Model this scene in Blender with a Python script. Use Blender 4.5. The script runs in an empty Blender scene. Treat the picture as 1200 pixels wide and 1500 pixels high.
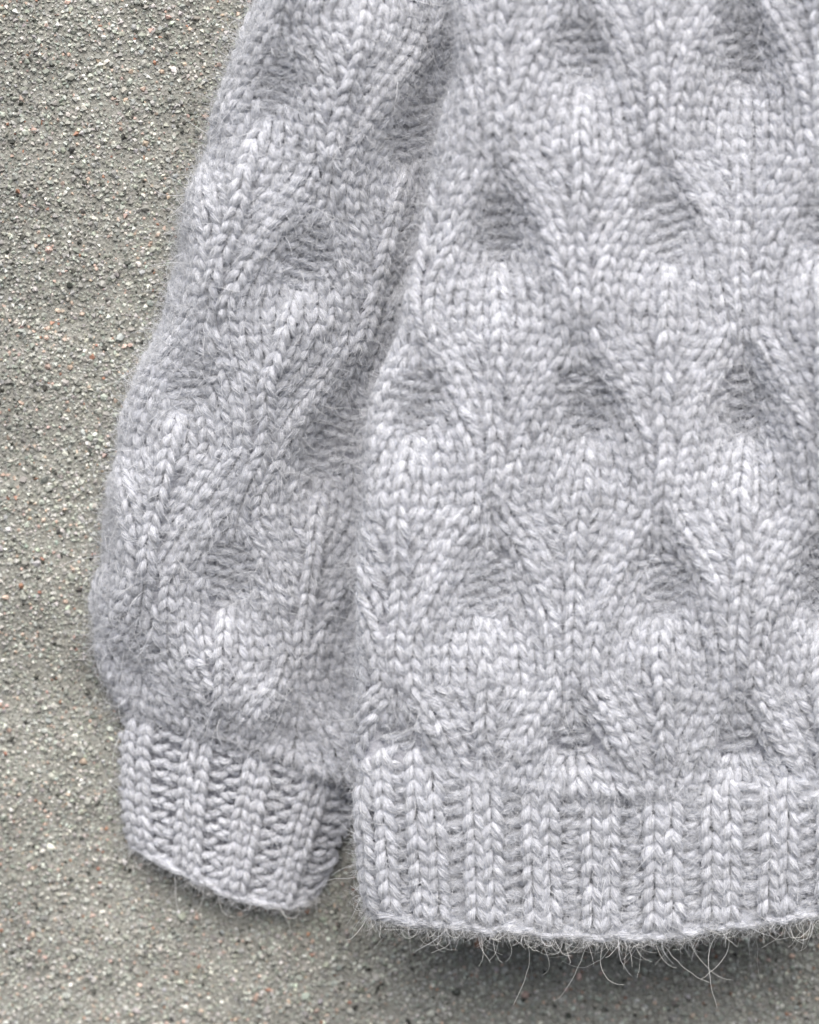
import bpy, math
import numpy as np

rng = np.random.default_rng(7)
S = 0.0002                       # metres per photo pixel at the garment (wales are about 5 mm wide)

# ------------------------------------------------------------------ camera
scene = bpy.context.scene
PITCH = math.radians(8.0)
LENS, SENSOR = 85.0, 36.0
TANH = SENSOR / 2 / LENS
DIST = 750 * S / TANH            # distance at which 1500 photo pixels span 0.30 m
FWD = np.array([0, math.cos(PITCH), -math.sin(PITCH)])
UPV = np.array([0, math.sin(PITCH), math.cos(PITCH)])
RGT = np.array([1.0, 0, 0])
CAM = np.array([0, -0.022, 0]) - FWD * DIST
cd = bpy.data.cameras.new('camera')
cam = bpy.data.objects.new('camera', cd)
scene.collection.objects.link(cam)
cam.location = CAM
cam.rotation_euler = (math.pi / 2 - PITCH, 0, 0)
cd.sensor_fit = 'VERTICAL'; cd.sensor_height = SENSOR; cd.sensor_width = SENSOR
cd.lens = LENS
cd.clip_start = 0.01; cd.clip_end = 50
cd.dof.use_dof = True
cd.dof.focus_distance = DIST - 0.002
cd.dof.aperture_fstop = 5.2
scene.camera = cam

# ------------------------------------------------------------------ sky, sun, exposure
SUN_ELEV, SUN_AZ = math.radians(56), math.radians(5)   # azimuth: to the right of the wall's normal
world = bpy.data.worlds.new('World'); scene.world = world; world.use_nodes = True
nt = world.node_tree; nt.nodes.clear()
sky = nt.nodes.new('ShaderNodeTexSky'); sky.sky_type = 'NISHITA'; sky.sun_disc = False
sky.sun_elevation = SUN_ELEV; sky.sun_rotation = math.pi - SUN_AZ
sky.air_density = 1.0; sky.dust_density = 4.0; sky.ozone_density = 1.0
bg = nt.nodes.new('ShaderNodeBackground'); bg.inputs['Strength'].default_value = 0.075
wo = nt.nodes.new('ShaderNodeOutputWorld')
nt.links.new(sky.outputs[0], bg.inputs[0]); nt.links.new(bg.outputs[0], wo.inputs[0])
sl = bpy.data.lights.new('sun', 'SUN'); sl.energy = 3.0; sl.angle = math.radians(62); sl.color = (1.0, 0.96, 0.9)
sun = bpy.data.objects.new('sun', sl); scene.collection.objects.link(sun)
from mathutils import Vector
to_sun = Vector((math.sin(SUN_AZ) * math.cos(SUN_ELEV), -math.cos(SUN_AZ) * math.cos(SUN_ELEV), math.sin(SUN_ELEV)))
sun.rotation_euler = to_sun.to_track_quat('Z', 'Y').to_euler()
vs = scene.view_settings
vs.view_transform = 'Standard'; vs.look = 'None'; vs.exposure = 0.65; vs.gamma = 1.0; vs.use_curve_mapping = False
scene.cycles.use_denoising = True
scene.cycles.max_bounces = 8; scene.cycles.diffuse_bounces = 5; scene.cycles.transparent_max_bounces = 8

# ------------------------------------------------------------------ helpers
def at(px, py, h):
    """World point seen at photo pixel (px, py) standing h pixels (h*S metres) out from the wall."""
    px, py, h = np.broadcast_arrays(np.asarray(px, float), np.asarray(py, float), np.asarray(h, float))
    d = FWD + RGT * ((px[..., None] - 600) / 750 * TANH) + UPV * ((750 - py[..., None]) / 750 * TANH)
    t = (-h * S - CAM[1]) / d[..., 1]
    return CAM + d * t[..., None]

YG = np.arange(-220, 1500, 1.0)
def table(pts, sig=22):
    pts = sorted(pts); y = [p[0] for p in pts]; x = [p[1] for p in pts]
    t = np.interp(YG, y, x)
    # linear extrapolation at both ends
    lo = YG < y[0]; hi = YG > y[-1]
    t[lo] = x[0] + (YG[lo] - y[0]) * (x[1] - x[0]) / (y[1] - y[0])
    t[hi] = x[-1] + (YG[hi] - y[-1]) * (x[-1] - x[-2]) / (y[-1] - y[-2])
    k = np.exp(-0.5 * (np.arange(-3 * sig, 3 * sig + 1) / sig) ** 2); k /= k.sum()
    n = len(k) // 2
    tp = np.concatenate([2 * t[0] - t[n:0:-1], t, 2 * t[-1] - t[-2:-n - 2:-1]])
    return np.convolve(tp, k, 'valid')
def look(tb, y): return np.interp(y, YG, tb)
def sstep(a, b, x):
    t = np.clip((x - a) / (b - a), 0, 1); return t * t * (3 - 2 * t)
def norm(v): return v / np.maximum(np.linalg.norm(v, axis=-1, keepdims=True), 1e-12)
_p = rng.uniform(0, 6.28, (12, 3)); _f = rng.normal(0, 1, (12, 2))
def wob(x, y, scale):
    """smooth random undulation, about -1..1"""
    r = 0
    for i in range(12): r = r + np.sin(_f[i, 0] * x / scale + _f[i, 1] * y / scale + _p[i, 0])
    return r / 3.5

def wave(p):
    """how far a band has swung away from its column: 0 at the column's neck, 1 at the neighbour's"""
    p = np.mod(p + 0.045, 1.0)
    arch = lambda t: sstep(0, 1, np.clip(t, 0, 1) ** 0.62)      # leaves its own neck quickly, closes on the next slowly
    return arch(p / 0.47) - arch((p - 0.5) / 0.47)

class Lattice:
    """Columns of leaf motifs: centre lines and the rows where a column's wales part (the apex)."""
    def __init__(s, cols, amp, wale, low):
        s.low = low
        s.rnd = np.clip(rng.normal(1, 0.28, (len(cols), 12, 3)), 0.45, 1.5)
        s.C = [table(c) for c, a in cols]; s.A = [a for c, a in cols]; s.amp = amp; s.w = wale
    def phase(s, i, y):
        a = np.array(s.A[i], float); d0 = a[1] - a[0]; d1 = a[-1] - a[-2]
        a = np.concatenate([[a[0] - 2 * d0, a[0] - d0], a, [a[-1] + d1, a[-1] + 2 * d1]])
        q = np.interp(y, a, np.arange(len(a))); k = np.floor(q)
        per = np.interp(k + 0.5, np.arange(len(a) - 1) + 0.5, np.diff(a))
        return q - k, per, np.clip(k, 0, 11).astype(int)
    def relief(s, u, y):
        r = np.zeros(np.broadcast(u, y).shape)
        for i in range(len(s.C)):
            dx = u - look(s.C[i], y); p, P, kk = s.phase(i, y); v = p * P; am = s.rnd[i][kk]
            ve = np.where(p > 0.5, v - P, v)
            r += -25 * am[..., 0] * np.exp(-(dx / 42) ** 2 - ((v - 112) / 62) ** 2)
            r += 4 * am[..., 1] * np.exp(-(dx / 46) ** 2 - ((v - 270) / 75) ** 2)
            r += 12 * am[..., 2] * np.exp(-(dx / 12) ** 2) * sstep(130, 165, v) * (1 - sstep(P - 70, P - 5, v))
            r += 5.0 * np.exp(-((np.abs(dx) - (24 + 77 * wave(p))) / 20) ** 2)
        return r
    def wales(s, y0, y1, keep):
        """yield lists of (u(y), y) polylines; keep(u, y) -> mask"""
        y = np.arange(y0, y1, 2.0); out = []
        def floor(i, x, pad):
            """inside the purl floor of column i's hollows"""
            p, P, k = s.phase(i, y); v = p * P
            return ((x - look(s.C[i], y)) / (38 - pad)) ** 2 + ((v - 90) / (50 - pad)) ** 2 < 1
        for i in range(len(s.C)):
            c = look(s.C[i], y); p, P, k = s.phase(i, y)
            out.append((c, y, (p * P > 140) | (p * P < 40) | (y > s.low), 'knit'))
            for d in (-30, -10, 10, 30): out.append((c + d, y, floor(i, c + d, -3) & (y < s.low), 'purl'))
            if i + 1 == len(s.C): break
            c0, c1 = look(s.C[i], y), look(s.C[i + 1], y)
            dr = s.amp * 0.5 * (wave(s.phase(i, y)[0]) - wave(s.phase(i + 1, y)[0]) + 1)
            W = c1 - c0; sc = W / 125.0
            for k in range(-5, 7):
                x = c0 + (k * s.w + dr) * sc
                m = (x > c0 + 0.56 * s.w * sc) & (x < c1 - 0.56 * s.w * sc)
                out.append((x, y, m & ~((floor(i, x, 0) | floor(i + 1, x, 0)) & (y < s.low)), 'knit'))
        res = []
        for u, yy, m, sp in out:
            u = u + 3.2 * wob(u + 50, yy, 38)
            m = m & keep(u, yy)
            e = np.flatnonzero(np.diff(np.concatenate([[0], m.astype(int), [0]])))
            for a, b in zip(e[::2], e[1::2]):
                if b - a > 16: res.append((u[a:b], yy[a:b], sp))
        return res

# ------------------------------------------------------------------ body and sleeve surfaces
BODY_L = table([(-220, 672), (0, 668), (125, 660), (280, 640), (375, 618), (425, 606), (490, 590), (575, 553), (650, 540),
                (800, 533), (900, 527), (1100, 519), (1180, 516), (1250, 522), (1335, 536)], 16)
BODY_R = table([(-220, 60), (0, 56), (400, 46), (650, 34), (1100, 26), (1340, 22)])
SLV_L = table([(-220, 445), (0, 380), (100, 344), (165, 318), (205, 316), (250, 296), (290, 271), (330, 262), (420, 250), (465, 247), (500, 232), (560, 202),
               (620, 182), (660, 180), (720, 156), (780, 144), (870, 137), (950, 141), (1000, 154), (1040, 174), (1100, 190)], 9)
c = {}
c[0] = [(-200, 645), (0, 640), (300, 622), (590, 608), (700, 589), (850, 581), (1030, 578), (1160, 580)]
c[1] = [(-200, 745), (0, 735), (240, 725), (350, 735), (680, 722), (770, 718), (930, 708), (1160, 712)]
c[2] = [(-200, 850), (0, 850), (250, 855), (500, 850), (600, 862), (700, 857), (830, 845), (1010, 836), (1160, 848)]
c[3] = [(-200, 955), (0, 955), (260, 965), (360, 980), (430, 976), (700, 970), (770, 968), (860, 976), (950, 968), (1160, 970)]
c[4] = [(-200, 1085), (0, 1085), (470, 1087), (620, 1092), (900, 1085), (1040, 1080), (1160, 1086)]
sh = lambda cc, d: [(y, x + d) for y, x in cc]
odd, even = [-270, 250, 770, 1290], [-525, -10, 505, 1025, 1545]
BODY = Lattice([(sh(c[0], -122), odd), (c[0], even), (c[1], odd), (c[2], even), (c[3], odd), (c[4], even),
                (sh(c[4], 122), odd), (sh(c[4], 244), even)], 100, 24.6, 1105)
sM = [(-100, 562), (0, 540), (200, 495), (300, 478), (380, 452), (550, 400), (680, 374), (755, 350), (850, 332), (950, 320), (1080, 316)]
sL = [(-100, 458), (0, 432), (105, 405), (380, 326), (475, 300), (570, 270), (700, 241), (850, 213), (960, 196), (1080, 204)]
sR = [(-100, 682), (0, 660), (200, 602), (380, 562), (560, 515), (680, 482), (780, 464), (900, 446), (1010, 436), (1120, 430)]
SLEEVE = Lattice([(sh(sL, -108), [-190, 255, 690, 1090]), (sL, [40, 470, 885]), (sM, [-165, 290, 755]), (sR, [105, 565, 1010]),
                  (sh(sR, 115), [-120, 335, 800]), (sh(sR, 230), [150, 610, 1060])], 100, 24.0, 985)

def body_P(u, y, off=0.0):
    L, r = look(BODY_L, y) + 6, look(BODY_R, y)
    h0 = 156 + 70 * np.sin(0.5 * np.pi * np.clip(y / 1150, -0.3, 1))
    h0 = h0 - 20 * np.exp(-((u - 1100 + 0.03 * y) / 60) ** 2) * (1 - sstep(600, 900, y)) * sstep(-80, 120, y)
    h0 = h0 + 0.34 * np.maximum(u - 1100, 0) * (1 - sstep(550, 900, y))
    h0 = h0 + 22 * np.exp(-((u - 800 - 0.1 * y) / 90) ** 2) * (1 - sstep(250, 650, y)) + 11 * wob(u, y, 105)
    q = np.maximum(L + r - u, 0); f = q / r
    edge = 1 - 0.55 * sstep(0.6, 1.5, f)
    rel = BODY.relief(u, y) * edge * (1 - 0.85 * sstep(-75, -12, y - HT(u))) + off
    px = np.where(q > 0, L + r - (r + rel) * np.sin(f), u)
    h = np.where(q > 0, h0 - r + (r + rel) * np.cos(f), h0 + rel)
    return at(px, y, h)

SR_ = 85.0
def slv_P(u, y, off=0.0):
    L = look(SLV_L, y) + 7; r = SR_
    h0 = 122 - 0.060 * y - 14 * sstep(-90, 4, y - CT(u))
    h0 = h0 + 8 * wob(u + 300, y, 90) - (84 - 0.03 * y) * sstep(-170, 0, u - look(BODY_L, y)) * (1 - sstep(1000, 1150, y))
    q = np.maximum(L + r - u, 0); f = q / r
    rel = 1.15 * SLEEVE.relief(u, y) * (1 - 0.7 * sstep(0.5, 1.4, f)) * (1 - 0.8 * sstep(-60, -8, y - CT(u))) + off
    px = np.where(q > 0, L + r - (r + rel) * np.sin(f), u)
    h = np.where(q > 0, h0 - r * 0.85 + (r * 0.85 + rel) * np.cos(f), h0 + rel)
    h = np.where(f < 1.2, np.where(h < 40, 18 + 22 * np.exp(np.minimum(h - 40, 0) / 22), h), h)
    return at(px, y, h)

CT = lambda x: np.interp(x, [100, 185, 330, 470, 560, 700], [1028, 1034, 1082, 1134, 1160, 1190])
HT = lambda x: np.interp(x, [400, 520, 600, 700, 800, 1200, 1400], [1116, 1116, 1128, 1140, 1160, 1168, 1172])
HB = lambda x: np.interp(x, [400, 520, 545, 600, 650, 750, 870, 960, 1060, 1200, 1400], [1320, 1328, 1338, 1348, 1354, 1361, 1371, 1369, 1354, 1334, 1315])
def hem_P(u, v, off=0.0):
    x = u + np.interp(u, [520, 560, 900], [15, 15, 0]) * v
    y = HT(x) + (HB(x) - HT(x)) * v + 2.5 * wob(u, 0 * v, 14) * v
    L, r = look(BODY_L, y) + 13, 24.0
    rel = off + 5 * wob(u + 90, y, 70)
    q = np.maximum(L + r - x, 0); f = q / r
    h0 = 229 - 4 * np.sin(np.pi * v) - 3 * sstep(0.9, 1.05, v)
    px = np.where(q > 0, L + r - (r + rel) * np.sin(f), x)
    h = np.where(q > 0, h0 - r + (r + rel) * np.cos(f), h0 + rel)
    return at(px, y, h)

_ph = np.radians(np.linspace(-125, 125, 400)); _arc = np.concatenate([[0], np.cumsum(np.hypot(np.diff(152 * np.sin(_ph)), np.diff(27 * np.cos(_ph))))])
_arc -= np.interp(math.radians(-90), _ph, _arc)
def cuff_P(u, v, off=0.0):
    """u: unrolled pixels from the left silhouette; v: 0 at the sleeve, 1 at the cuff's edge"""
    ph = np.interp(u, _arc, _ph); s = 0.5 + 0.5 * np.sin(ph)
    tx, ty = 190 + 346 * s, 1030 + 118 * s
    bx = 198 + 255 * s; by = np.interp(s, [0, .18, .4, .6, .88, 1], [1240, 1268, 1297, 1317, 1331, 1316]) + 1.5 * wob(u, 0 * v, 12)
    bow = 10 * np.sin(np.pi * v)
    x = tx + (bx - tx) * v + bow * np.minimum(2 * s - 1, 0); y = ty + (by - ty) * v
    k = off / 152
    hx = (bx - tx) * v
    x = x + off * np.sin(ph)
    h = 17 - 9 * v + (27 + off) * np.cos(ph)
    return at(x, y, h)

# ------------------------------------------------------------------ materials
def nodes(name):
    m = bpy.data.materials.new(name); m.use_nodes = True
    n = m.node_tree; b = n.nodes['Principled BSDF']; return m, n, b
def wool_material(name, base, bump=True, sheen=0.25):
    m, n, b = nodes(name)
    at_ = n.nodes.new('ShaderNodeAttribute'); at_.attribute_name = 'tone'
    nz = n.nodes.new('ShaderNodeTexNoise'); nz.inputs['Scale'].default_value = 900; nz.inputs['Detail'].default_value = 3
    tc = n.nodes.new('ShaderNodeTexCoord'); n.links.new(tc.outputs['Object'], nz.inputs['Vector'])
    mr = n.nodes.new('ShaderNodeMapRange'); mr.inputs['From Min'].default_value = 0.3; mr.inputs['From Max'].default_value = 0.7
    mr.inputs['To Min'].default_value = 0.86; mr.inputs['To Max'].default_value = 1.1
    n.links.new(nz.outputs['Fac'], mr.inputs['Value'])
    mu = n.nodes.new('ShaderNodeMath'); mu.operation = 'MULTIPLY'
    n.links.new(mr.outputs[0], mu.inputs[0]); n.links.new(at_.outputs['Fac'], mu.inputs[1])
    mx = n.nodes.new('ShaderNodeVectorMath'); mx.operation = 'SCALE'; mx.inputs[0].default_value = base
    n.links.new(mu.outputs[0], mx.inputs['Scale']); n.links.new(mx.outputs[0], b.inputs['Base Color'])
    b.inputs['Roughness'].default_value = 0.85
    b.inputs['Specular IOR Level'].default_value = 0.25
    b.inputs['Sheen Weight'].default_value = sheen
    b.inputs['Sheen Roughness'].default_value = 0.5
    if bump:
        n2 = n.nodes.new('ShaderNodeTexNoise'); n2.inputs['Scale'].default_value = 2600; n2.inputs['Detail'].default_value = 2
        n.links.new(tc.outputs['Object'], n2.inputs['Vector'])
        bp = n.nodes.new('ShaderNodeBump'); bp.inputs['Strength'].default_value = 0.6; bp.inputs['Distance'].default_value = 0.0004
        n.links.new(n2.outputs['Fac'], bp.inputs['Height']); n.links.new(bp.outputs[0], b.inputs['Normal'])
    return m
def fibre_material(name, base):
    m, n, b = nodes(name)
    hi = n.nodes.new('ShaderNodeHairInfo')
    mr = n.nodes.new('ShaderNodeMapRange'); mr.inputs['To Min'].default_value = 0.66; mr.inputs['To Max'].default_value = 1.17
    n.links.new(hi.outputs['Random'], mr.inputs['Value'])
    mx = n.nodes.new('ShaderNodeVectorMath'); mx.operation = 'SCALE'; mx.inputs[0].default_value = base
    n.links.new(mr.outputs[0], mx.inputs['Scale']); n.links.new(mx.outputs[0], b.inputs['Base Color'])
    b.inputs['Roughness'].default_value = 0.5; b.inputs['Specular IOR Level'].default_value = 0.4
    tr = n.nodes.new('ShaderNodeBsdfTranslucent'); n.links.new(mx.outputs[0], tr.inputs['Color'])
    ms = n.nodes.new('ShaderNodeMixShader'); ms.inputs[0].default_value = 0.35
    out = n.nodes['Material Output']
    n.links.new(b.outputs[0], ms.inputs[1]); n.links.new(tr.outputs[0], ms.inputs[2]); n.links.new(ms.outputs[0], out.inputs['Surface'])
    return m
WOOL = wool_material('grey_wool_yarn', (0.628, 0.645, 0.705))
INNER = wool_material('grey_wool_inside', (0.58, 0.59, 0.65), sheen=0.1)
FIBRE = fibre_material('mohair_fibre', (0.80, 0.815, 0.85))
RIM = fibre_material('mohair_rim_fibre', (0.95, 0.95, 0.94))

# ------------------------------------------------------------------ mesh builders
COL = scene.collection
def link(o, parent=None, kind=None):
    COL.objects.link(o)
    if parent: o.parent = parent
    if kind: o['kind'] = kind
    return o
def mesh_obj(name, V, F, mat, parent=None, tone=None, kind=None, smooth=True):
    """V (n,3), F (m,k) with k = 3 or 4"""
    me = bpy.data.meshes.new(name)
    k = F.shape[1]
    me.vertices.add(len(V)); me.vertices.foreach_set('co', np.ascontiguousarray(V, np.float32).ravel())
    me.loops.add(F.size); me.loops.foreach_set('vertex_index', F.astype(np.int32).ravel())
    me.polygons.add(len(F)); me.polygons.foreach_set('loop_start', np.arange(0, F.size, k, dtype=np.int32))
    me.polygons.foreach_set('use_smooth', np.full(len(F), smooth))
    me.update(calc_edges=True)
    a = me.attributes.new('tone', 'FLOAT', 'POINT')
    a.data.foreach_set('value', (np.ones(len(V)) if tone is None else tone).astype(np.float32))
    me.materials.append(mat)
    return link(bpy.data.objects.new(name, me), parent, kind)
def hair_obj(name, pts, rad, mat, parent):
    """pts (n,k,3), rad (n,k)"""
    n, k = rad.shape
    hc = bpy.data.hair_curves.new(name); hc.add_curves([k] * n)
    hc.attributes['position'].data.foreach_set('vector', np.ascontiguousarray(pts, np.float32).ravel())
    at_ = hc.attributes.get('radius') or hc.attributes.new('radius', 'FLOAT', 'POINT')
    at_.data.foreach_set('value', np.ascontiguousarray(rad, np.float32).ravel())
    hc.materials.append(mat)
    return link(bpy.data.objects.new(name, hc), parent, 'stuff')
def grid_mesh(name, P, us, vs_, off, mat, parent=None):
    U, Vv = np.meshgrid(us, vs_); X = P(U, Vv, off).reshape(-1, 3)
    nu, nv = len(us), len(vs_); i = np.arange(nu * nv).reshape(nv, nu)
    F = np.stack([i[:-1, :-1], i[1:, :-1], i[1:, 1:], i[:-1, 1:]], -1).reshape(-1, 4)
    return mesh_obj(name, X, F, mat, parent)

SIDES, KP = 12, 9
TT = np.linspace(0, 1, KP)
def tubes(C, R, N, twist=2.2):
    """plied yarn pieces along centre lines C (m,K,3), radii R (m,K), fabric normal N (m,3)"""
    m, K = R.shape
    T = norm(np.gradient(C, axis=1)); Sd = norm(np.cross(T, N[:, None, :])); Nn = np.cross(Sd, T)
    th = np.arange(SIDES) / SIDES * 2 * np.pi
    t = np.linspace(0, 1, K)
    lob = 1 + 0.13 * np.cos(3 * (th[None, None, :] - twist * t[None, :, None] - rng.uniform(0, 6.28, (m, 1, 1))))
    V = C[:, :, None, :] + (R[:, :, None] * lob)[..., None] * (np.cos(th)[None, None, :, None] * Sd[:, :, None, :] + np.sin(th)[None, None, :, None] * Nn[:, :, None, :])
    i = np.arange(m * K * SIDES).reshape(m, K, SIDES); j = np.roll(i, -1, axis=2)
    F = np.stack([i[:, :-1], j[:, :-1], j[:, 1:], i[:, 1:]], -1).reshape(-1, 4)
    return V.reshape(-1, 3), F, (T, Sd, Nn)

class Fuzz:
    """collects the yarn pieces of one part and grows its fibres"""
    def __init__(s): s.C = []; s.R = []; s.N = []
    def add(s, C, R, N): s.C.append(C); s.R.append(R); s.N.append(N)
    def grow(s, name, parent, ply=16, halo=40, stray=1.7, down=0.0):
        C = np.concatenate(s.C); R = np.concatenate(s.R); N = np.concatenate(s.N); m = len(C)
        # fibres lying along the twist of the yarn
        K = 7; t0 = np.linspace(0.02, 0.98, K)
        idx = np.repeat(np.arange(m), ply); n = len(idx)
        def frame(idx, t):
            q = t * (KP - 1); a = np.clip(q.astype(int), 0, KP - 2); f = (q - a)[..., None]
            ii = np.broadcast_to(idx[:, None], t.shape)
            p = C[ii, a] * (1 - f) + C[ii, a + 1] * f; r = R[ii, a] * (1 - f[..., 0]) + R[ii, a + 1] * f[..., 0]
            T = norm(C[ii, a + 1] - C[ii, a]); Sd = norm(np.cross(T, N[ii])); Nn = np.cross(Sd, T)
            return p, r, T, Sd, Nn
        a0 = rng.uniform(-0.15, 0.5, n); ln = rng.uniform(0.45, 1.0, n)
        t = np.clip(a0[:, None] + ln[:, None] * np.linspace(0, 1, K), 0, 1)
        p, r, T, Sd, Nn = frame(idx, t)
        th = rng.uniform(0.0, np.pi, n)[:, None] + 2.2 * (t - 0.5) + rng.normal(0, 0.12, (n, K))
        rr = r * (1.03 + np.abs(rng.normal(0, 0.10, (n, 1))) + rng.normal(0, 0.05, (n, K)))
        pts = p + rr[..., None] * (np.cos(th)[..., None] * Sd + np.sin(th)[..., None] * Nn)
        rad = np.repeat(rng.uniform(0.35, 0.85, (n, 1)), K, 1) * S * np.array([.5, .9, 1, 1, 1, .9, .4])
        hair_obj('yarn_fibres', pts, rad, FIBRE, parent)
        # halo
        def halo_set(n, lmin, lmax, rmin, rmax, lift, K, curl):
            idx = rng.integers(0, m, n)
            t = rng.uniform(0.1, 0.9, (n, 1)); p, r, T, Sd, Nn = [x[:, 0] for x in frame(idx, t)]
            th = rng.uniform(0.1, np.pi - 0.1, n)
            out = np.cos(th)[:, None] * Sd + np.sin(th)[:, None] * Nn
            root = p + out * r[:, None] * 0.8
            ang = rng.uniform(0, 2 * np.pi, n)
            d = norm(np.cos(ang)[:, None] * T + np.sin(ang)[:, None] * Sd + out * rng.uniform(0.1, lift, n)[:, None] - down * np.array([0, 0, 1.0]))
            L = rng.uniform(0, 1, n) ** 1.6 * (lmax - lmin) + lmin
            ax = norm(rng.normal(0, 1, (n, 3)) + 0.8 * N[idx]); cu = rng.normal(0, curl, n)
            pts = np.zeros((n, K, 3)); pts[:, 0] = root; st = (L / (K - 1) * S)[:, None]
            for k in range(1, K):
                d = norm(d + np.cross(ax, d) * cu[:, None] - N[idx] * 0.05 + rng.normal(0, 0.10, (n, 3)))
                pts[:, k] = pts[:, k - 1] + d * st
            rad = rng.uniform(rmin, rmax, (n, 1)) * S * np.linspace(1, 0.35, K)[None]
            return pts, rad
        pts, rad = halo_set(m * halo, 9, 36, 0.12, 0.28, 0.9, 6, 0.25)
        hair_obj('fuzz', pts, rad, FIBRE, parent)
        pts, rad = halo_set(int(m * stray), 24, 80, 0.24, 0.48, 1.5, 10, 0.2)
        hair_obj('stray_hairs', pts, rad, FIBRE, parent)

def course_frames(P, u, v, du, dv, course):
    """resample a wale polyline; returns p, T (down the wale), X (along the course), N"""
    p = P(u, v)
    T = norm(P(u + du, v + dv) - P(u - du, v - dv))
    pu = P(u + 1.5 * course[0], v + 1.5 * course[1]) - P(u - 1.5 * course[0], v - 1.5 * course[1])
    X0 = norm(pu); N = norm(np.cross(T, X0))
    N = np.where((N[:, 1] > 0.6)[:, None], -N, N)
    Xp = norm(np.cross(N, T)); 
    Xp = np.where((np.sum(Xp * X0, 1) < 0)[:, None], -Xp, Xp)
    return p, T, norm(0.6 * X0 + 0.4 * Xp), N

def resample(P, u, v, step):
    p = P(u, v); s = np.concatenate([[0], np.cumsum(np.linalg.norm(np.diff(p, axis=0), axis=1))]) / S
    n = max(int(round(s[-1] / step)), 1)
    q = (np.arange(n) + 0.5) * s[-1] / n
    g = lambda z: np.interp(q, s, z)
    du, dv = np.gradient(u), np.gradient(v)
    return g(u), g(v), g(du), g(dv)

def knit_column(P, u, v, course, parent, fuzz, width=26.0, row=19.6, name='stitch_column', rad=6.0, up=0.0, ease=False):
    u, v, du, dv = resample(P, u, v, row)
    p, T, X, N = course_frames(P, u, v, du, dv, course)
    m = len(p); Cs, Rs, Ns = [], [], []
    jit = lambda sc, sh_: rng.normal(0, sc, sh_)
    lift = np.full((m, 1), up)
    if ease: lift = lift - 9 * (1 - sstep(-1, 3.5, np.arange(m)))[:, None]
    for sgn in (-1, 1):
        a = sgn * width * (0.10 + 0.40 * TT ** 0.85)[None] * (1 + jit(0.07, (m, 1))) + jit(1.0, (m, 1))
        a = a - sgn * width * 0.08 * np.clip((TT - 0.75) / 0.25, 0, 1)[None] ** 2
        b = row * (-0.80 + 1.62 * TT)[None] * (1 + jit(0.06, (m, 1))) + jit(1.2, (m, 1)) + (TT - 0.5)[None] * jit(2.0, (m, 1))
        n_ = np.interp(TT, [0, .12, .35, .6, .85, 1], [-3.0, 1.6, 4.6, 3.2, -1.2, -4.5])[None] + lift + jit(0.9, (m, 1))
        C = p[:, None] + S * (a[..., None] * X[:, None] + b[..., None] * T[:, None] + n_[..., None] * N[:, None])
        R = S * rad * (0.42 + 0.60 * np.sin(np.pi * (0.05 + 0.9 * TT)) ** 0.8)[None] * (1 + jit(0.08, (m, 1)))
        Cs.append(C); Rs.append(R); Ns.append(N)
    C, R, N2 = np.concatenate(Cs), np.concatenate(Rs), np.concatenate(Ns)
    V, F, _ = tubes(C, R, N2)
    tone = np.repeat(np.clip(rng.normal(1, 0.06, len(C)), 0.8, 1.2), KP * SIDES)
    fuzz.add(C, R, N2)
    return mesh_obj(name, V, F, WOOL, parent, tone)

def purl_column(P, u, v, course, parent, fuzz, width=24.0, row=20.5, rad=5.2, low=-7.0):
    u, v, du, dv = resample(P, u, v, row / 2)
    slip = rng.uniform(-0.5, 0.5) * row
    p, T, X, N = course_frames(P, u, v, du, dv, course)
    m = len(p); par = (np.arange(m) % 2)[:, None]; sg = 1 - 2 * par
    jit = lambda sc, sh_: rng.normal(0, sc, sh_)
    a = width * ((TT - 0.5) * 1.0)[None] + (par - 0.5) * width * 0.5 + jit(1.5, (m, 1))
    b = slip + sg * (-3.6 * np.sin(np.pi * TT))[None] + jit(1.3, (m, 1)) + (TT - 0.5)[None] * (jit(3.5, (m, 1)) + 5 * sg)
    n_ = low + 5.5 * np.sin(np.pi * TT)[None] + jit(0.8, (m, 1))
    C = p[:, None] + S * (a[..., None] * X[:, None] + b[..., None] * T[:, None] + n_[..., None] * N[:, None])
    R = S * rad * (0.45 + 0.55 * np.sin(np.pi * (0.05 + 0.9 * TT)) ** 0.8)[None] * (1 + jit(0.08, (m, 1)))
    V, F, _ = tubes(C, R, N)
    tone = np.repeat(np.clip(rng.normal(1, 0.06, len(C)), 0.8, 1.2), KP * SIDES)
    fuzz.add(C, R, N)
    return mesh_obj('purl_column', V, F, WOOL, parent, tone)

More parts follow.
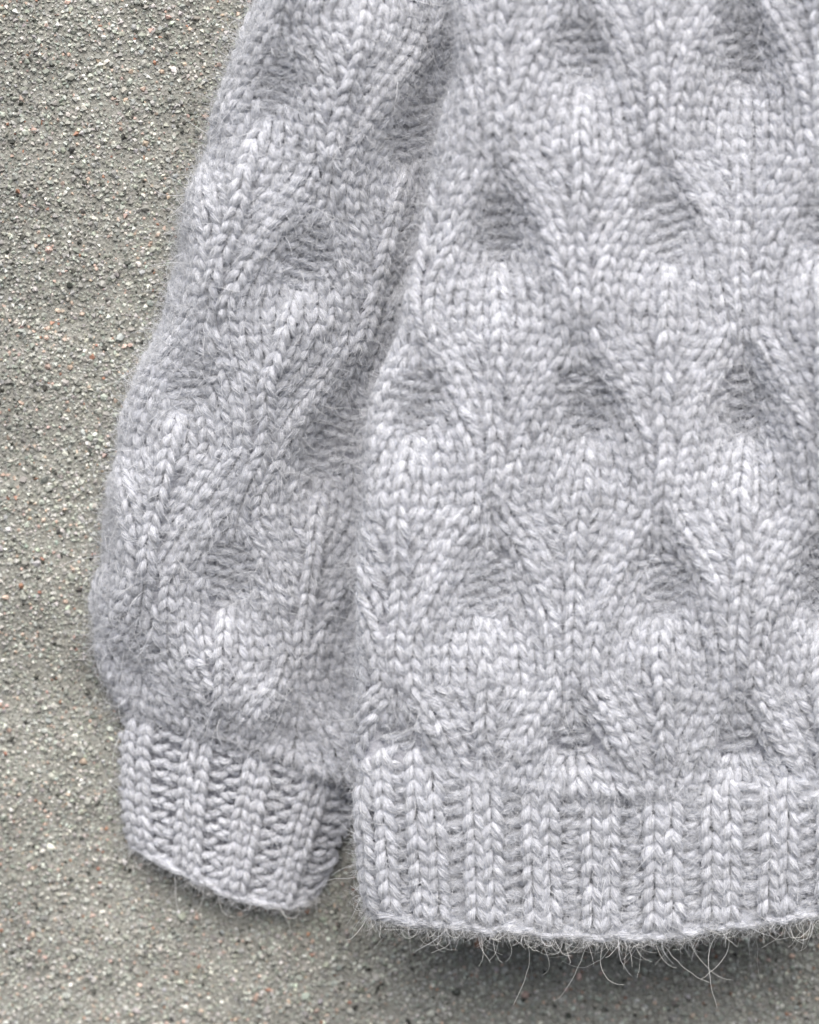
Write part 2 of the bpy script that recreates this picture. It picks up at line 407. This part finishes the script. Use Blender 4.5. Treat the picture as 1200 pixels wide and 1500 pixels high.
def edge_cord(P, us, v, parent, fuzz, rad=5.4, step=15.0):
    """the bound-off edge: overlapping slanted loops along the rim"""
    vv = np.full_like(us, v)
    u, v2, du, dv = resample(P, us, vv, step)
    p = P(u, v2); T = norm(P(u + 2, v2) - P(u - 2, v2))
    D = norm(P(u, v2) - P(u, v2 - 0.02)); N = norm(np.cross(D, T)); N = np.where((N[:, 1] > 0.3)[:, None], -N, N)
    m = len(p); jit = lambda sc, sh_: rng.normal(0, sc, sh_)
    Cs, Rs, Ns = [], [], []
    for lay in (0, 1):
        a = step * ((TT - 0.5) * 1.9)[None] + jit(1.5, (m, 1)) + lay * step * 0.5
        b = (3.5 * (TT - 0.5) * 2)[None] * (1 if lay == 0 else -0.6) + (-4 if lay else 1.5) + jit(1.1, (m, 1))
        n_ = -5.0 * lay + 4.0 * np.sin(np.pi * TT)[None] + jit(0.8, (m, 1))
        C = p[:, None] + S * (a[..., None] * T[:, None] + b[..., None] * D[:, None] + n_[..., None] * N[:, None])
        R = S * rad * (0.45 + 0.5 * np.sin(np.pi * (0.05 + 0.9 * TT)))[None] * (1 + jit(0.10, (m, 1)))
        Cs.append(C); Rs.append(R); Ns.append(N)
    C, R, N = np.concatenate(Cs), np.concatenate(Rs), np.concatenate(Ns)
    V, F, _ = tubes(C, R, N)
    fuzz.add(C, R, N)
    return mesh_obj('edge_cord', V, F, WOOL, parent, np.repeat(np.clip(rng.normal(1.05, 0.05, len(C)), 0.85, 1.2), KP * SIDES)), (p, D, N)

# ------------------------------------------------------------------ the wall
def wall_material():
    m, n, b = nodes('sandy_concrete')
    tc = n.nodes.new('ShaderNodeTexCoord')
    n1 = n.nodes.new('ShaderNodeTexNoise'); n1.inputs['Scale'].default_value = 18; n1.inputs['Detail'].default_value = 4
    n2 = n.nodes.new('ShaderNodeTexNoise'); n2.inputs['Scale'].default_value = 1100; n2.inputs['Detail'].default_value = 3
    for q in (n1, n2): n.links.new(tc.outputs['Object'], q.inputs['Vector'])
    r = n.nodes.new('ShaderNodeValToRGB')
    r.color_ramp.elements[0].position = 0.35; r.color_ramp.elements[0].color = (0.25, 0.25, 0.225, 1)
    r.color_ramp.elements[1].position = 0.7; r.color_ramp.elements[1].color = (0.41, 0.41, 0.38, 1)
    n.links.new(n2.outputs['Fac'], r.inputs['Fac'])
    mr = n.nodes.new('ShaderNodeMapRange'); mr.inputs['From Min'].default_value = 0.3; mr.inputs['From Max'].default_value = 0.7
    mr.inputs['To Min'].default_value = 0.85; mr.inputs['To Max'].default_value = 1.12
    n.links.new(n1.outputs['Fac'], mr.inputs['Value'])
    mx = n.nodes.new('ShaderNodeVectorMath'); mx.operation = 'SCALE'
    n.links.new(r.outputs[0], mx.inputs[0]); n.links.new(mr.outputs[0], mx.inputs['Scale']); n.links.new(mx.outputs[0], b.inputs['Base Color'])
    b.inputs['Roughness'].default_value = 0.9
    bp = n.nodes.new('ShaderNodeBump'); bp.inputs['Strength'].default_value = 1.0; bp.inputs['Distance'].default_value = 0.0006
    n.links.new(n2.outputs['Fac'], bp.inputs['Height']); n.links.new(bp.outputs[0], b.inputs['Normal'])
    return m
def grain_material():
    m, n, b = nodes('sand_grain')
    a = n.nodes.new('ShaderNodeAttribute'); a.attribute_name = 'grain_colour'
    n.links.new(a.outputs['Color'], b.inputs['Base Color'])
    b.inputs['Roughness'].default_value = 0.55; b.inputs['Specular IOR Level'].default_value = 0.4
    return m
wx = np.linspace(-0.30, 0.30, 121); wz = np.linspace(-0.34, 0.34, 137)
WX, WZ = np.meshgrid(wx, wz)
wy = 0.0006 * wob(WX / S, WZ / S, 60) + 0.0004 * wob(WZ / S, WX / S, 22)
i = np.arange(WX.size).reshape(WX.shape)
wall = mesh_obj('concrete_wall', np.stack([WX, wy, WZ], -1).reshape(-1, 3),
                np.stack([i[:-1, :-1], i[:-1, 1:], i[1:, 1:], i[1:, :-1]], -1).reshape(-1, 4), wall_material(), kind='structure')
wall['label'] = 'rough grey sandy concrete wall behind the sweater'; wall['category'] = 'wall'

# grains of sand standing out of the cement
import bmesh
def solid(ico):
    bm = bmesh.new()
    if ico: bmesh.ops.create_icosphere(bm, subdivisions=1, radius=1)
    v = [(1, 0, 0), (-1, 0, 0), (0, 1, 0), (0, -1, 0), (0, 0, 1), (0, 0, -1)]
    f = [(0, 2, 4), (2, 1, 4), (1, 3, 4), (3, 0, 4), (2, 0, 5), (1, 2, 5), (3, 1, 5), (0, 3, 5)]
    if ico:
        v = [q.co[:] for q in bm.verts]; bm.verts.index_update(); f = [[q.index for q in p.verts] for p in bm.faces]
    bm.free()
    return np.array(v, float), np.array(f)
GRAIN = grain_material()
def sand(name, G, med, sig, lo, hi_, ico, proud, keep_p=1.0):
    gx, gz = np.meshgrid(np.arange(-760, 830, G), np.arange(-980, 960, G))
    gx = (gx + rng.uniform(-.6, .6, gx.shape) * G).ravel(); gz = (gz + rng.uniform(-.6, .6, gz.shape) * G).ravel()
    py_ = 750 - gz; px_ = gx + 600
    ok = ~((px_ > look(SLV_L, np.clip(py_, -200, 1480)) + 90) & (py_ < 1190)) & (rng.uniform(0, 1, gx.shape) < keep_p)
    gx, gz = gx[ok], gz[ok]; n = len(gx); iv, fi = solid(ico)
    size = np.clip(rng.lognormal(math.log(med), sig, n), lo, hi_)
    A = norm(rng.normal(0, 1, (n, 3))); B = norm(np.cross(A, rng.normal(0, 1, (n, 3)))); Cc = np.cross(A, B)
    sc = size[:, None] * rng.uniform(0.65, 1.35, (n, 3))
    V = (iv[None, :, 0, None] * A[:, None] * sc[:, None, 0:1] + iv[None, :, 1, None] * B[:, None] * sc[:, None, 1:2] + iv[None, :, 2, None] * Cc[:, None] * sc[:, None, 2:3])
    V = V * (1 + rng.normal(0, 0.14, V.shape[:2]))[..., None]
    yy = -(rng.uniform(proud[0], proud[1], n) * size)
    base = 0.0006 / S * wob(gx, gz, 60) + 0.0004 / S * wob(gz, gx, 22)
    V = (V + np.stack([gx, yy + base, gz], -1)[:, None]) * S
    F = (fi[None] + (np.arange(n) * len(iv))[:, None, None]).reshape(-1, 3)
    o = mesh_obj(name, V.reshape(-1, 3), F, GRAIN, wall, kind='stuff', smooth=False)
    k = rng.choice(6, n, p=[0.53, 0.10 if not ico else 0.06, 0.28 if not ico else 0.32, 0.032, 0.008, 0.05])
    pal = np.array([[.425, .435, .405], [.68, .685, .64], [.315, .322, .295], [.07, .072, .065], [.38, .21, .15], [.56, .44, .37]])
    gc = np.clip(pal[k] * rng.uniform(0.75, 1.25, (n, 1)) * (1 + rng.normal(0, 0.03, (n, 3))) * (1 + 0.10 * wob(gx, gz + 70, 75))[:, None], 0.02, 0.88)
    ca = o.data.attributes.new('grain_colour', 'FLOAT_COLOR', 'POINT')
    ca.data.foreach_set('color', np.repeat(np.concatenate([gc, np.ones((n, 1))], 1), len(iv), 0).astype(np.float32).ravel())
sand('fine_sand', 4.6, 2.7, 0.28, 1.3, 4.8, False, (-0.65, 0.4))
sand('coarse_sand', 11.0, 3.9, 0.25, 2.8, 7.0, True, (-0.8, 0.15), 0.7)

# ------------------------------------------------------------------ the sweater
sweater = bpy.data.objects.new('sweater', None); COL.objects.link(sweater)
sweater.location = (0, 0, 0); sweater.empty_display_size = 0.02
sweater['label'] = 'light grey fuzzy mohair cable-knit sweater with ribbed hem and cuff hanging against concrete wall'
sweater['category'] = 'sweater'

# body
Y = np.arange(-140, 1176, 8.0)
def body_grid(U, Vv, off): return body_P(look(BODY_L, Vv) + look(BODY_R, Vv) - 2.3 * look(BODY_R, Vv) + U, Vv, off)
body = grid_mesh('body', body_grid, np.concatenate([np.arange(0, 160, 6.0), np.arange(160, 860, 9.0)]), Y, -4.0, INNER, sweater)
bz = Fuzz()
keep = lambda u, y: (y < HT(u) + 8) & ((look(BODY_L, y) + look(BODY_R, y) - u) / look(BODY_R, y) < 1.95) & (u < 1262)  # a little beyond the frame
for u, y, sp in BODY.wales(-120, 1180, keep):
    if sp == 'purl': purl_column(body_P, u, y, (1, 0), body, bz, width=20.0, row=18.0, rad=5.2, low=-2.5); continue
    knit_column(body_P, u, y, (1, 0), body, bz, width=24.6, row=19.8, rad=5.6)
bz.grow('fuzz', body)

# sleeve
def slv_grid(U, Vv, off): return slv_P(look(SLV_L, Vv) + SR_ - 2.2 * SR_ + U, Vv, off)
sleeve = grid_mesh('sleeve', slv_grid, np.concatenate([np.arange(0, 190, 7.0), np.arange(190, 560, 9.0)]), np.arange(-140, 1060, 8.0), -4.0, INNER, sweater)
sz = Fuzz()
keep = lambda u, y: (y < CT(u) + 6) & ((look(SLV_L, y) + SR_ - u) / SR_ < 1.95) & (u < look(BODY_L, y) + 60)
for u, y, sp in SLEEVE.wales(-120, 1180, keep):
    if sp == 'purl': purl_column(slv_P, u, y, (0.97, 0.22), sleeve, sz, width=20.0, row=17.5, rad=5.0, low=-2.5); continue
    knit_column(slv_P, u, y, (0.97, 0.22), sleeve, sz, width=24.0, row=19.2, rad=5.5)
sz.grow('fuzz', sleeve, halo=32, stray=2.4)

# hem ribbing
vv = np.linspace(0, 1, 24)
hem = grid_mesh('hem_ribbing', hem_P, np.concatenate([np.arange(470, 560, 5.0), np.arange(560, 1320, 10.0)]), np.linspace(-0.06, 1.0, 26), -15.0, INNER, sweater)
hz = Fuzz()
pairs = [466, 545, 620, 704, 790, 880, 972, 1056, 1140, 1224, 1308]
vl = np.linspace(-0.05, 0.97, 60)
for q, pc in enumerate(pairs[:-1]):
    for sgn in (-1, 1):
        uu = pc + sgn * 13.5
        if uu > 480: knit_column(hem_P, np.full(60, uu), np.linspace(rng.uniform(-0.10, 0.0), 0.97, 60), (1, 0), hem, hz, width=26.5, row=21.0, rad=6.2, up=2.0, ease=True)
    gap = pairs[q + 1] - pc
    for f in (0.43, 0.57) if gap > 78 else (0.5,):
        uu = pc + gap * f
        if uu > 485: purl_column(hem_P, np.full(60, uu), vl, (1, 0), hem, hz, width=21.0, row=22.0, low=-9.0)
_, hem_rim = edge_cord(hem_P, np.arange(486, 1290, 4.0), 0.995, hem, hz, rad=6.2)
hz.grow('fuzz', hem, stray=1.1)

# cuff ribbing
cuff = grid_mesh('cuff_ribbing', cuff_P, np.linspace(-45, 415, 70), np.linspace(-0.06, 1.0, 26), -15.0, INNER, sweater)
cz = Fuzz()
W = 19.4
for q in range(-3, 21):
    uu = np.full(60, 11 + q * W)
    if q % 4 in (0, 1): knit_column(cuff_P, uu, vl, (1, 0), cuff, cz, width=19.6, row=18.5, rad=5.1, up=2.0, ease=True)
    else: purl_column(cuff_P, uu, np.linspace(rng.uniform(-0.12, 0.0), 0.97, 60), (1, 0), cuff, cz, width=20.5, row=21.0, low=-5.5, rad=4.8)
_, cuff_rim = edge_cord(cuff_P, np.arange(-36, 400, 4.0), 0.985, cuff, cz, rad=5.0)
cz.grow('fuzz', cuff, halo=16, stray=0.45)

def edge_hairs(fr, parent, n, lmin, lmax, rmin, rmax, curl, K=12, hang=0.10):
    p, D, N = fr; w = np.convolve(np.exp(1.3 * rng.normal(0, 1, len(p))), [.25, .5, .25], 'same'); ii = rng.choice(len(p), n, p=w / w.sum())
    root = p[ii] + S * (rng.uniform(-3, 5, (n, 1)) * D[ii] + rng.uniform(-6, 2, (n, 1)) * N[ii]) + S * rng.normal(0, 8, (n, 1)) * np.array([1.0, 0, 0])
    d = norm(D[ii] * rng.uniform(0.15, 1.0, (n, 1)) + rng.normal(0, 0.75, (n, 3)) * np.array([1, 0.6, 0.5]))
    L = rng.uniform(0, 1, n) ** 1.8 * (lmax - lmin) + lmin
    ax = norm(N[ii] + rng.normal(0, 0.5, (n, 3))); cu = rng.normal(0, curl, n); cu = cu + 0.08 * np.sign(cu)
    pts = np.zeros((n, K, 3)); pts[:, 0] = root
    for k in range(1, K):
        d = norm(d + np.cross(ax, d) * cu[:, None] + rng.normal(0, 0.13, (n, 3)) - hang * np.array([0, 0, 1.0]))
        pts[:, k] = pts[:, k - 1] + d * (L / (K - 1) * S)[:, None]
    hair_obj('edge_hairs', pts, rng.uniform(rmin, rmax, (n, 1)) * S * np.linspace(1, 0.5, K)[None], RIM, parent)
edge_hairs(hem_rim, hem, 3800, 5, 36, 0.18, 0.42, 0.42, hang=0.03)
edge_hairs(hem_rim, hem, 420, 30, 70, 0.22, 0.42, 0.30, hang=0.02)
edge_hairs(hem_rim, hem, 36, 60, 140, 0.32, 0.55, 0.24, hang=0.03)
edge_hairs(cuff_rim, cuff, 1200, 6, 30, 0.14, 0.38, 0.40, hang=0.03)
edge_hairs(cuff_rim, cuff, 25, 40, 90, 0.28, 0.5, 0.2, hang=0.05)

# back of the garment, lying against the wall
def back_P(u, y, off): return at(np.maximum(u, look(BODY_L, y) + 22), y, 14 + 3 * wob(u, y, 40) + off)
grid_mesh('back_panel', back_P, np.arange(540, 1330, 12.0), np.arange(-140, 1330, 12.0), 0.0, INNER, sweater)
print('objects', len(bpy.data.objects), 'tris', sum(len(o.data.loops) - 2 * len(o.data.polygons) for o in bpy.data.objects if o.type == 'MESH'))
